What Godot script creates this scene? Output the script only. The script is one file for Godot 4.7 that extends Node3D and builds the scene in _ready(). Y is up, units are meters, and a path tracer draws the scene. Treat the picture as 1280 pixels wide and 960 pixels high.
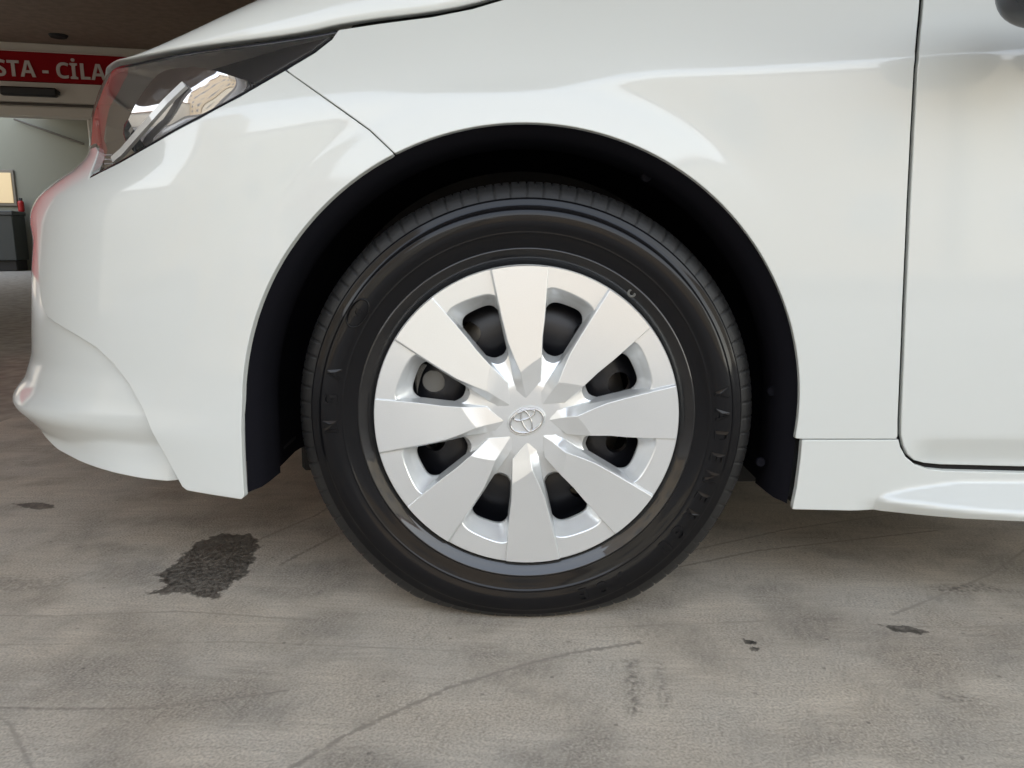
extends Node3D

# ---------------------------------------------------------------- small mesh builder
class Mesher:
	var v := PackedVector3Array()
	var n := PackedVector3Array()
	var uv := PackedVector2Array()
	var has_uv := false
	func tri(a: Vector3, b: Vector3, c: Vector3, na: Vector3, nb: Vector3, nc: Vector3) -> void:
		if (b - a).cross(c - a).length_squared() < 1e-18:
			return
		if (b - a).cross(c - a).dot(na + nb + nc) > 0.0:
			v.append(a); v.append(c); v.append(b)
			n.append(na); n.append(nc); n.append(nb)
		else:
			v.append(a); v.append(b); v.append(c)
			n.append(na); n.append(nb); n.append(nc)
	func quad(a, b, c, d, na, nb, nc, nd) -> void:
		tri(a, b, c, na, nb, nc)
		tri(a, c, d, na, nc, nd)
	func flat(pts: Array, toward: Vector3) -> void:   # a flat convex polygon that faces «toward»
		var nn: Vector3 = Vector3.ZERO
		for i in range(1, pts.size() - 1):
			nn += (pts[i] - pts[0]).cross(pts[i + 1] - pts[0])
		nn = nn.normalized()
		if nn.dot(toward) < 0.0:
			nn = -nn
		for i in range(1, pts.size() - 1):
			tri(pts[0], pts[i], pts[i + 1], nn, nn, nn)
	func mesh(mat: Material) -> ArrayMesh:
		var a := []
		a.resize(Mesh.ARRAY_MAX)
		a[Mesh.ARRAY_VERTEX] = v
		a[Mesh.ARRAY_NORMAL] = n
		if has_uv:
			a[Mesh.ARRAY_TEX_UV] = uv
		var m := ArrayMesh.new()
		m.add_surface_from_arrays(Mesh.PRIMITIVE_TRIANGLES, a)
		m.surface_set_material(0, mat)
		return m

# ---------------------------------------------------------------- naming helpers
var taken := {}
func numbered(called: String) -> String:
	if not taken.has(called):
		taken[called] = 0
		return called
	taken[called] += 1
	return "%s_%03d" % [called, taken[called]]

func tag(o: Node, label: String, category: String, group := "") -> Node:
	o.set_meta("label", label)
	o.set_meta("category", category)
	if group != "":
		o.set_meta("group", group)
	return o

func thing(called: String, label: String, category: String, at := Vector3.ZERO, group := "") -> Node3D:
	var o := Node3D.new()
	o.name = numbered(called)
	add_child(o, true)
	o.position = at
	tag(o, label, category, group)
	return o

func put(called: String, m: Mesh, parent: Node, mat: Material = null, at := Vector3.ZERO) -> MeshInstance3D:
	var o := MeshInstance3D.new()
	o.name = called
	o.mesh = m
	if mat != null:
		o.material_override = mat
	o.position = at
	parent.add_child(o, true)
	return o

func setting(called: String, m: Mesh, mat: Material = null, at := Vector3.ZERO) -> MeshInstance3D:
	var o := put(called, m, self, mat, at)
	o.set_meta("kind", "structure")
	return o

func bevel_box(size: Vector3, b := 0.006) -> ArrayMesh:
	var q := Mesher.new()
	var h := size * 0.5
	b = min(b, min(h.x, min(h.y, h.z)) * 0.6)
	for ax in 3:
		var u := (ax + 1) % 3
		var w := (ax + 2) % 3
		for s in [-1.0, 1.0]:
			var nn := Vector3.ZERO; nn[ax] = s
			var p := []
			for k in [[-1, -1], [1, -1], [1, 1], [-1, 1]]:
				var c := Vector3.ZERO
				c[ax] = s * h[ax]; c[u] = k[0] * (h[u] - b); c[w] = k[1] * (h[w] - b)
				p.append(c)
			q.flat(p, nn)
			for t in [-1.0, 1.0]:
				var n2 := Vector3.ZERO; n2[u] = t
				var e := []
				for k in [[0, -1], [0, 1], [1, 1], [1, -1]]:
					var c := Vector3.ZERO
					c[w] = k[1] * (h[w] - b)
					c[ax] = s * (h[ax] - (b if k[0] == 1 else 0.0))
					c[u] = t * (h[u] - (0.0 if k[0] == 1 else b))
					e.append(c)
				q.flat(e, nn + n2)
	for sx in [-1.0, 1.0]:
		for sy in [-1.0, 1.0]:
			for sz in [-1.0, 1.0]:
				var d := Vector3(sx, sy, sz)
				var a := Vector3(h.x, h.y - b, h.z - b) * d
				var c := Vector3(h.x - b, h.y, h.z - b) * d
				var e := Vector3(h.x - b, h.y - b, h.z) * d
				q.flat([a, c, e], d)
	return q.mesh(null)

# ---------------------------------------------------------------- materials
func std(c: Color, rough := 0.6, metal := 0.0) -> StandardMaterial3D:
	var m := StandardMaterial3D.new()
	m.albedo_color = c.linear_to_srgb()
	m.roughness = rough
	m.metallic = metal
	return m

func noise(freq: float, oct := 4, seed_ := 1, kind := FastNoiseLite.TYPE_SIMPLEX_SMOOTH) -> FastNoiseLite:
	var f := FastNoiseLite.new()
	f.noise_type = kind
	f.frequency = freq
	f.fractal_octaves = oct
	f.seed = seed_
	return f

func grain(m: StandardMaterial3D, lo: float, hi: float, freq: float, scale: float, seed_ := 3) -> StandardMaterial3D:
	var t := NoiseTexture2D.new()
	t.width = 512; t.height = 512; t.seamless = true
	t.noise = noise(freq, 5, seed_)
	var g := Gradient.new()
	g.set_color(0, Color(lo, lo, lo)); g.set_color(1, Color(hi, hi, hi))
	t.color_ramp = g
	m.albedo_texture = t
	m.uv1_triplanar = true
	m.uv1_world_triplanar = true
	m.uv1_scale = Vector3.ONE * scale
	return m

var paint: StandardMaterial3D
var silver: StandardMaterial3D
var rubber: StandardMaterial3D
var black_plastic: StandardMaterial3D
var dark_void: StandardMaterial3D
var black_gloss: StandardMaterial3D
var chrome: StandardMaterial3D

func make_materials() -> void:
	paint = std(Color(0.645, 0.672, 0.65), 0.4)
	paint.clearcoat_enabled = true
	paint.clearcoat = 1.0
	paint.clearcoat_roughness = 0.07
	silver = grain(std(Color(0.78, 0.80, 0.80), 0.30, 0.5), 0.975, 1.0, 0.12, 9.0, 71)
	silver.clearcoat_enabled = true
	silver.clearcoat = 0.5
	silver.clearcoat_roughness = 0.15
	rubber = std(Color(0.004, 0.004, 0.005), 0.5)
	rubber.clearcoat_enabled = true
	rubber.clearcoat = 0.48
	rubber.clearcoat_roughness = 0.09
	rubber.metallic_specular = 0.2
	black_plastic = std(Color(0.012, 0.013, 0.016), 0.55)
	dark_void = std(Color(0.024, 0.024, 0.025), 0.75)  # near-black underbody plastic, also painted shade for the cavities behind panels
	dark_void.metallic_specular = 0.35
	black_gloss = std(Color(0.01, 0.011, 0.014), 0.12)
	chrome = std(Color(0.50, 0.50, 0.51), 0.05, 1.0)

# ---------------------------------------------------------------- the car body as one master surface
# s runs along the flank in metres (front is negative) and round the nose, y is the height.
const S0 := -0.30
const AX := 0.66
const AZ := 0.89
const ZS := 0.03
const PE := 2.5
const KY := [0.2, 0.24, 0.285, 0.30, 0.32, 0.36, 0.42, 0.5, 0.58, 0.60, 0.62, 0.64, 0.66, 0.68, 0.74, 0.78, 0.82, 0.84, 0.86, 0.90]
const KB := [-0.01, -0.018, -0.043, -0.036, -0.02, -0.006, 0.0, 0.008, 0.02, 0.027, 0.038, 0.062, 0.095, 0.118, 0.125, 0.14, 0.16, 0.185, 0.23, 0.34]
const BAND := [Vector2(-0.582, 0.210), Vector2(-0.500, 0.338), Vector2(-0.451, 0.412), Vector2(-0.378, 0.536)]
var plan_x := PackedFloat32Array()
var plan_z := PackedFloat32Array()
var plan_l := PackedFloat32Array()
var nose_tab := PackedFloat32Array()

func make_plan() -> void:
	var l := 0.0
	for i in 1601:
		var t := PI * 0.5 * i / 1600.0
		var x := S0 - AX * pow(sin(t), 2.0 / PE)
		var z := ZS - AZ + AZ * pow(max(cos(t), 0.0), 2.0 / PE)
		if i > 0:
			l += Vector2(x - plan_x[i - 1], z - plan_z[i - 1]).length()
		plan_x.append(x); plan_z.append(z); plan_l.append(l)
	for i in 401:      # the nose profile, smoothed, from y = 0.15 in steps of 2 mm
		var sum := 0.0
		for k in range(-7, 8):
			sum += nose_raw(0.15 + 0.002 * i + 0.0012 * k)
		nose_tab.append(sum / 15.0)

func nose_raw(y: float) -> float:
	if y <= KY[0]:
		return KB[0]
	for i in range(1, KY.size()):
		if y < KY[i]:
			return lerp(KB[i - 1], KB[i], (y - KY[i - 1]) / (KY[i] - KY[i - 1]))
	return KB[-1]

func nose(y: float) -> float:
	var q: float = clamp((y - 0.15) / 0.002, 0.0, 399.0)
	var i := int(q)
	return lerp(nose_tab[i], nose_tab[i + 1], q - i)

func plan(s: float) -> Array:
	if s >= S0:
		return [Vector3(s, 0, ZS), Vector3(0, 0, 1)]
	var l: float = min(S0 - s, plan_l[1600] - 1e-4)
	var i: int = max(plan_l.bsearch(l), 1)
	var f: float = (l - plan_l[i - 1]) / max(plan_l[i] - plan_l[i - 1], 1e-9)
	var x: float = lerp(plan_x[i - 1], plan_x[i], f)
	var z: float = lerp(plan_z[i - 1], plan_z[i], f)
	var a: float = max((S0 - x) / AX, 0.0)
	var b: float = max((z - ZS + AZ) / AZ, 0.0)
	return [Vector3(x, 0, z), Vector3(-pow(a, PE - 1.0) / AX, 0, pow(b, PE - 1.0) / AZ).normalized()]

func soft(t: float, w: float) -> float:
	return 0.5 * (t + sqrt(t * t + w * w))

func sst(a: float, b: float, x: float) -> float:
	var q: float = clamp((x - a) / (b - a), 0.0, 1.0)
	return q * q * (3.0 - 2.0 * q)

func inset(s: float, y: float) -> float:
	var yc: float
	if s > 0.22:
		yc = 0.757 + 0.062 * (s - 0.22)
	elif s > -0.05:
		yc = lerp(0.735, 0.757, sst(-0.05, 0.22, s))
	else:
		yc = lerp(0.735, 0.70, sst(-0.05, -0.4, s))
	var a := soft(y - yc, 0.005 + 0.026 * sst(-0.10, -0.34, s))
	var side: float = 0.10 * (y - 0.5) * (y - 0.5) + 0.33 * a + 1.2 * a * a
	return lerp(side, nose(y), sst(-0.35, -0.95, s))

# what each panel adds to the master surface, outwards
func relief(kind: int, s: float, y: float) -> float:
	var d := 0.0
	if kind == 0:                      # fender and main bumper: the flared band round the arch
		var r := Vector2(s + 0.005, y - 0.321)
		var q: float = 0.414 - r.length()
		if s < -0.2 and y < 0.62:
			var sb: float = BAND[-1].x
			for i in 3:
				if y < BAND[i + 1].y:
					sb = lerp(BAND[i].x, BAND[i + 1].x, clamp((y - BAND[i].y) / (BAND[i + 1].y - BAND[i].y), 0.0, 1.0))
					break
			if y >= 0.536:
				sb = BAND[3].x + (y - BAND[3].y) * 0.78
			q = lerp(q, max(q, (s - sb) * 0.85), sst(0.62, 0.50, y))
		d += (0.135 + 0.05 * sst(0.62, 0.45, y) * sst(-0.2, -0.3, s)) * soft(q, 0.0045) * (1.0 - sst(0.45, 1.05, atan2(r.x, max(r.y, 0.0) + 1e-4)))
		var xo: float = soft(-q, 0.006)
		d -= lerp(0.30, 0.28, sst(0.62, 0.45, y)) * xo * exp(-xo / 0.028) * (1.0 - sst(0.45, 1.05, atan2(r.x, max(r.y, 0.0) + 1e-4)))
	elif kind == 1:                    # lower corner of the bumper with its lip, set back
		d -= 0.009 * sst(0.60, 0.54, y)
		var c1: float = lerp(0.305, 0.289, sst(-0.62, -0.88, s))
		d -= 0.26 * soft(c1 - y, 0.002)
		d += 0.52 * soft(lerp(0.264, 0.245, sst(-0.6, -0.76, s)) - y, 0.003) * sst(-0.462, -0.52, s)
	elif kind == 2:                    # door: tucks under along its lower edge
		d -= 0.42 * soft(0.283 - y, 0.004) * sst(0.515, 0.56, s)
		d += 0.30 * soft(0.247 - y, 0.003) * sst(0.515, 0.56, s)
	elif kind == 3:                    # sill: a ledge swells out of it
		var k := sst(0.482, 0.50, s)
		var top: float = 0.194 + 0.027 * clamp(sqrt(max(s - 0.49, 0.0) / 0.11), 0.0, 1.0)
		var low: float = lerp(0.194, 0.182, clamp((s - 0.49) / 0.18, 0.0, 1.0))
		d += 0.9 * k * (soft(top - y, 0.002) - soft(low - y, 0.002)) - 0.6 * soft(low - y, 0.003) * sst(0.45, 0.52, s)
	elif kind == 4:                    # headlamp lens
		d += 0.0
	elif kind == 5:                    # added dark shell, stands in for the unlit space behind every panel
		d -= 0.022
	elif kind == 6:                    # headlamp bowl, hollowed behind its lens
		d -= 0.012 + 0.070 * sst(-0.25, -0.50, s) * sst(0.0, 0.05, y - 0.64)
	elif kind == 7:                    # soft rubber seal round the headlamp
		d -= 0.003
	return d

func surf(kind: int, s: float, y: float) -> Vector3:
	var pn := plan(s)
	var o: Vector3 = pn[0] + pn[1] * (relief(kind, s, y) - inset(s, y))
	o.y = y
	return o

func surf_n(kind: int, s: float, y: float) -> Vector3:
	var e := 0.0012
	var a := surf(kind, s + e, y) - surf(kind, s - e, y)
	var b := surf(kind, s, y + e) - surf(kind, s, y - e)
	return a.cross(b).normalized()

func panel(kind: int, outline: Array, cell: float, gap := 0.0018, deep := 0.014, rounding := 0.0014) -> Mesher:
	var raw := PackedVector2Array(outline)
	if Geometry2D.is_polygon_clockwise(raw):
		raw.reverse()
	var shr := Geometry2D.offset_polygon(raw, -(gap + rounding), Geometry2D.JOIN_MITER)
	var poly0: PackedVector2Array = shr[0]
	var poly := PackedVector2Array()
	for i in poly0.size():
		var a := poly0[i]
		var b := poly0[(i + 1) % poly0.size()]
		var k: int = max(1, int(ceil(a.distance_to(b) / cell)))
		for j in k:
			poly.append(a.lerp(b, float(j) / k))
	var lo := poly[0]
	var hi := poly[0]
	for p in poly:
		lo = lo.min(p); hi = hi.max(p)
	var nx := int(ceil((hi.x - lo.x) / cell)) + 1
	var ny := int(ceil((hi.y - lo.y) / cell)) + 1
	var rim := {}
	for i in poly.size():
		var a := poly[i]
		var b := poly[(i + 1) % poly.size()]
		for f in [0.0, 0.33, 0.67]:
			var p: Vector2 = (a.lerp(b, f) - lo) / cell
			rim[int(p.y) * nx + int(p.x)] = true
	var inside := PackedByteArray()
	inside.resize((nx + 1) * (ny + 1))
	var pos := PackedVector3Array()
	var nor := PackedVector3Array()
	pos.resize(inside.size()); nor.resize(inside.size())
	for j in ny + 1:
		for i in nx + 1:
			var p := lo + Vector2(i, j) * cell
			var k := j * (nx + 1) + i
			if Geometry2D.is_point_in_polygon(p, poly):
				inside[k] = 1
				pos[k] = surf(kind, p.x, p.y)
				nor[k] = surf_n(kind, p.x, p.y)
	var q := Mesher.new()
	for j in ny:
		for i in nx:
			var k := j * (nx + 1) + i
			var full: bool = inside[k] + inside[k + 1] + inside[k + nx + 1] + inside[k + nx + 2] == 4
			if full and not rim.has(j * nx + i):
				q.quad(pos[k], pos[k + 1], pos[k + nx + 2], pos[k + nx + 1], nor[k], nor[k + 1], nor[k + nx + 2], nor[k + nx + 1])
			elif full or rim.has(j * nx + i) or inside[k] + inside[k + 1] + inside[k + nx + 1] + inside[k + nx + 2] > 0:
				var c := lo + Vector2(i, j) * cell
				var sq := PackedVector2Array([c, c + Vector2(cell, 0), c + Vector2(cell, cell), c + Vector2(0, cell)])
				for piece in Geometry2D.intersect_polygons(sq, poly):
					var ix := Geometry2D.triangulate_polygon(piece)
					for t in range(0, ix.size(), 3):
						var A: Vector2 = piece[ix[t]]
						var B: Vector2 = piece[ix[t + 1]]
						var D: Vector2 = piece[ix[t + 2]]
						q.tri(surf(kind, A.x, A.y), surf(kind, B.x, B.y), surf(kind, D.x, D.y), surf_n(kind, A.x, A.y), surf_n(kind, B.x, B.y), surf_n(kind, D.x, D.y))
	# rounded edge and the return flange behind it
	var m := poly.size()
	var P := []
	var N := []
	var E := []
	for p in poly:
		P.append(surf(kind, p.x, p.y)); N.append(surf_n(kind, p.x, p.y))
	for i in m:
		var tng: Vector3 = (P[(i + 1) % m] - P[(i + m - 1) % m]).normalized()
		E.append(tng.cross(N[i]).normalized())
	for i in m:
		var j := (i + 1) % m
		var rows := [0.0, 0.5, 1.0]
		for r in 2:
			var a0: float = rows[r] * PI * 0.5
			var a1: float = rows[r + 1] * PI * 0.5
			var f := func(k, a): return P[k] + E[k] * rounding * sin(a) - N[k] * rounding * (1.0 - cos(a))
			var g := func(k, a): return N[k] * cos(a) + E[k] * sin(a)
			q.quad(f.call(i, a0), f.call(j, a0), f.call(j, a1), f.call(i, a1), g.call(i, a0), g.call(j, a0), g.call(j, a1), g.call(i, a1))
		var t0: Vector3 = P[i] + E[i] * rounding - N[i] * rounding
		var t1: Vector3 = P[j] + E[j] * rounding - N[j] * rounding
		q.quad(t0, t1, t1 - N[j] * deep, t0 - N[i] * deep, E[i], E[j], E[j], E[i])
	return q

# ---------------------------------------------------------------- outlines on the master surface
func arch(a0: float, a1: float, steps: int, r := 0.374) -> Array:
	var o := []
	for i in steps + 1:
		var a := deg_to_rad(lerp(a0, a1, float(i) / steps))
		o.append(Vector2(-0.005 + r * cos(a), 0.321 + r * sin(a)))
	return o

const LAMP_LOW := [Vector2(-0.256, 0.808), Vector2(-0.276, 0.790), Vector2(-0.313, 0.766), Vector2(-0.371, 0.731), Vector2(-0.426, 0.704), Vector2(-0.490, 0.679), Vector2(-0.565, 0.653), Vector2(-0.628, 0.635)]
const LAMP_TOP := [Vector2(-0.90, 0.803), Vector2(-0.83, 0.806), Vector2(-0.722, 0.800), Vector2(-0.66, 0.798), Vector2(-0.594, 0.793), Vector2(-0.512, 0.793), Vector2(-0.383, 0.801), Vector2(-0.295, 0.812), Vector2(-0.250, 0.820)]
const SEAM := [Vector2(-0.248, 0.822), Vector2(-0.200, 0.829), Vector2(-0.125, 0.838), Vector2(-0.073, 0.849), Vector2(-0.020, 0.867), Vector2(0.06, 0.893), Vector2(0.2, 0.915)]
const DOOR := [Vector2(0.55, 0.96), Vector2(0.536, 0.936), Vector2(0.5065, 0.858), Vector2(0.4941, 0.8103), Vector2(0.4886, 0.7835), Vector2(0.4868, 0.7633), Vector2(0.4868, 0.7487), Vector2(0.4877, 0.685), Vector2(0.490, 0.600), Vector2(0.493, 0.53), Vector2(0.496, 0.467), Vector2(0.502, 0.370), Vector2(0.506, 0.310), Vector2(0.5085, 0.286), Vector2(0.514, 0.270), Vector2(0.523, 0.256), Vector2(0.537, 0.245), Vector2(0.556, 0.2385), Vector2(0.58, 0.236), Vector2(0.691, 0.233)]
const STEP := [Vector2(-0.476, 0.214), Vector2(-0.508, 0.270), Vector2(-0.558, 0.353), Vector2(-0.583, 0.381), Vector2(-0.612, 0.401), Vector2(-0.650, 0.415), Vector2(-0.695, 0.427), Vector2(-0.735, 0.437), Vector2(-0.756, 0.452), Vector2(-0.765, 0.475), Vector2(-0.769, 0.503), Vector2(-0.783, 0.562), Vector2(-0.80, 0.60), Vector2(-1.26, 0.60)]

func build_car() -> void:
	var car := thing("car", "white car with black tyre and silver wheel cover, parked on the concrete floor", "car")
	# fender
	var fo := []
	fo.append_array(arch(-6.0, 116.0, 60))
	fo.append_array([Vector2(-0.201, 0.687), Vector2(-0.266, 0.733), Vector2(-0.313, 0.766), Vector2(-0.276, 0.790), Vector2(-0.256, 0.808)])
	fo.append_array(SEAM)
	fo.append_array([Vector2(0.45, 0.955)])
	for i in range(0, 14):
		fo.append(DOOR[i])
	fo.append(Vector2(0.507, 0.281))
	fo.append(Vector2(0.377, 0.281))
	put("fender", panel(0, fo, 0.0038, 0.0006, 0.006).mesh(paint), car)
	# main bumper skin
	var bo := []
	bo.append_array(arch(116.0, 174.0, 30))
	bo.append_array([Vector2(-0.381, 0.30), Vector2(-0.3815, 0.26), Vector2(-0.381, 0.208), Vector2(-0.386, 0.203), Vector2(-0.468, 0.209)])
	bo.append_array(STEP)
	bo.append_array([Vector2(-1.26, 0.686), Vector2(-0.92, 0.688), Vector2(-0.76, 0.686), Vector2(-0.68, 0.684), Vector2(-0.655, 0.676), Vector2(-0.640, 0.655), Vector2(-0.628, 0.635)])
	for i in range(6, 1, -1):
		bo.append(LAMP_LOW[i])
	bo.append_array([Vector2(-0.266, 0.733), Vector2(-0.201, 0.687)])
	var bumper := put("bumper", panel(0, bo, 0.0042, 0.0005, 0.009).mesh(paint), car)
	# lower bumper corner and lip
	var lo := [Vector2(-0.469, 0.2145), Vector2(-0.515, 0.2130), Vector2(-0.555, 0.2138), Vector2(-0.598, 0.2165), Vector2(-0.642, 0.2193), Vector2(-0.700, 0.2224), Vector2(-0.77, 0.2275), Vector2(-0.83, 0.238), Vector2(-0.88, 0.256), Vector2(-0.92, 0.274), Vector2(-1.0, 0.282), Vector2(-1.26, 0.284), Vector2(-1.26, 0.602), Vector2(-0.797, 0.602), Vector2(-0.774, 0.562), Vector2(-0.760, 0.503), Vector2(-0.752, 0.462), Vector2(-0.735, 0.446), Vector2(-0.695, 0.436), Vector2(-0.650, 0.424), Vector2(-0.604, 0.408), Vector2(-0.575, 0.387), Vector2(-0.548, 0.358), Vector2(-0.499, 0.273)]
	put("bumper_lip", panel(1, lo, 0.005, 0.0, 0.02).mesh(paint), bumper)
	# door
	var do := DOOR.duplicate()
	do.append_array([Vector2(1.05, 0.231), Vector2(1.05, 0.96)])
	put("door", panel(2, do, 0.006, 0.0040, 0.006).mesh(paint), car)
	# sill under fender and door
	var so := [Vector2(0.377, 0.281), Vector2(0.507, 0.281), Vector2(0.5085, 0.286)]
	for i in range(14, DOOR.size()):
		so.append(DOOR[i])
	so.append_array([Vector2(1.05, 0.231), Vector2(1.05, 0.168), Vector2(0.70, 0.170), Vector2(0.56, 0.173), Vector2(0.476, 0.1755), Vector2(0.372, 0.178), Vector2(0.3755, 0.21), Vector2(0.377, 0.25)])
	put("sill", panel(3, so, 0.004, 0.0004, 0.008).mesh(paint), car)
	# hood rolled over from its seam
	put("hood", hood(), car)
	# added near-black shell paints the shade behind the gaps, arch left open
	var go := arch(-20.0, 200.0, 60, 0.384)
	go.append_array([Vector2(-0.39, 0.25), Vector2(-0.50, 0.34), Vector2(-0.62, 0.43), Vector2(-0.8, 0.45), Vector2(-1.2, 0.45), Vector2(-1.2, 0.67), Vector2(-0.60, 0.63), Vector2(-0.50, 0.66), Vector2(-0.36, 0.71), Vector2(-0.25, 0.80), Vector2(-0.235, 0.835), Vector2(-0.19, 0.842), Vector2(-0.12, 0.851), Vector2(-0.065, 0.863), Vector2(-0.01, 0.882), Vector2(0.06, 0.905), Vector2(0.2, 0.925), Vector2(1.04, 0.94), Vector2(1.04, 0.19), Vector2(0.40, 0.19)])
	put("gap_shade_shell", panel(5, go, 0.02, 0.0, 0.01).mesh(dark_void), car)
	build_lamp(car)
	build_well(car)
	build_mirror(car)
	build_wheel(car)
	var far := Node3D.new()
	far.name = "wheel_001"
	car.add_child(far, true)
	far.position = Vector3(0, 0.326, -1.72)
	far.rotation.y = PI
	put("tyre", lathe(TYRE, 96).mesh(rubber), far)
	put("rim", lathe([Vector2(0.21, -0.03), Vector2(0.20, -0.06), Vector2(0.02, -0.05)], 64).mesh(silver), far)

func hood() -> ArrayMesh:
	var q := Mesher.new()
	var line := []
	line.append_array([Vector2(-1.26, 0.80), Vector2(-1.05, 0.802)])
	line.append_array(LAMP_TOP.slice(0, 8))
	line.append_array(SEAM)
	line.append(Vector2(0.45, 0.955))
	var pts := []
	for i in line.size() - 1:
		for k in 10:
			var a: Vector2 = line[max(i - 1, 0)]
			var b: Vector2 = line[i]
			var c: Vector2 = line[i + 1]
			var d: Vector2 = line[min(i + 2, line.size() - 1)]
			pts.append(b.cubic_interpolate(c, a, d, k / 10.0))
	var rows := []
	for p in pts:
		var s: float = p.x
		var y: float = p.y + 0.005
		var hh: float = 0.010 + 0.10 * sst(-0.66, -0.20, s)
		var rr := 0.13
		var pn := plan(s)
		var base := surf(0, s, p.y) + Vector3(0, 0.0075, 0)
		var inward: Vector3 = -pn[1]
		if s < -0.3:
			inward = inward.lerp(Vector3(0.25, 0, -1).normalized(), sst(-0.3, -0.8, s)).normalized()
		var r := [base + inward * 0.014 - Vector3(0, 0.0015, 0), base + inward * 0.004 - Vector3(0, 0.0016, 0), base - Vector3(0, 0.0002, 0)]
		for k in 15:
			var f := deg_to_rad(4.0 + 72.0 * k / 14.0)
			r.append(base + inward * rr * (1.0 - cos(f)) + Vector3(0, hh * sin(f), 0))
		var last: Vector3 = r[-1]
		for k in range(1, 7):
			var t: Vector3 = last + inward * (0.11 * k) + Vector3(0, 0.012 * k - 0.0006 * k * k, 0)
			r.append(t)
		rows.append(r)
	grid(q, rows)
	return q.mesh(paint)

func grid(q: Mesher, rows: Array, closed := false) -> void:
	var nr := rows.size()
	var nc: int = rows[0].size()
	var nn := []
	for i in nr:
		var l := []
		for j in nc:
			var i0: int = (i - 1 + nr) % nr if closed else max(i - 1, 0)
			var i1: int = (i + 1) % nr if closed else min(i + 1, nr - 1)
			var a: Vector3 = rows[i1][j] - rows[i0][j]
			var b: Vector3 = rows[i][min(j + 1, nc - 1)] - rows[i][max(j - 1, 0)]
			var c := a.cross(b)
			if c.length() < 1e-14 and j > 0:
				c = l[j - 1]
			l.append(c.normalized())
		nn.append(l)
	for i in (nr if closed else nr - 1):
		var k := (i + 1) % nr
		for j in nc - 1:
			q.quad(rows[i][j], rows[k][j], rows[k][j + 1], rows[i][j + 1], nn[i][j], nn[k][j], nn[k][j + 1], nn[i][j + 1])

# a solid bar of rectangular section along points of the lamp bowl
func bar(pts: Array, wide: float, thick: float, toward: Vector3) -> Mesher:
	var q := Mesher.new()
	var rows := []
	for i in pts.size():
		var t: Vector3 = (pts[min(i + 1, pts.size() - 1)] - pts[max(i - 1, 0)]).normalized()
		var side := t.cross(toward).normalized()
		var up := side.cross(t).normalized()
		var w: float = wide * 0.5
		rows.append([pts[i] - side * w - up * thick, pts[i] - side * w, pts[i] + side * w, pts[i] + side * w - up * thick])
	for i in rows.size() - 1:
		for j in 4:
			var k := (j + 1) % 4
			var mid: Vector3 = (rows[i][j] + rows[i][k]) * 0.5 - (rows[i][0] + rows[i][2]) * 0.5
			q.flat([rows[i][j], rows[i + 1][j], rows[i + 1][k], rows[i][k]], mid)
	q.flat(rows[0], pts[0] - pts[1])
	q.flat(rows[-1], pts[-1] - pts[-2])
	return q

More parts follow.
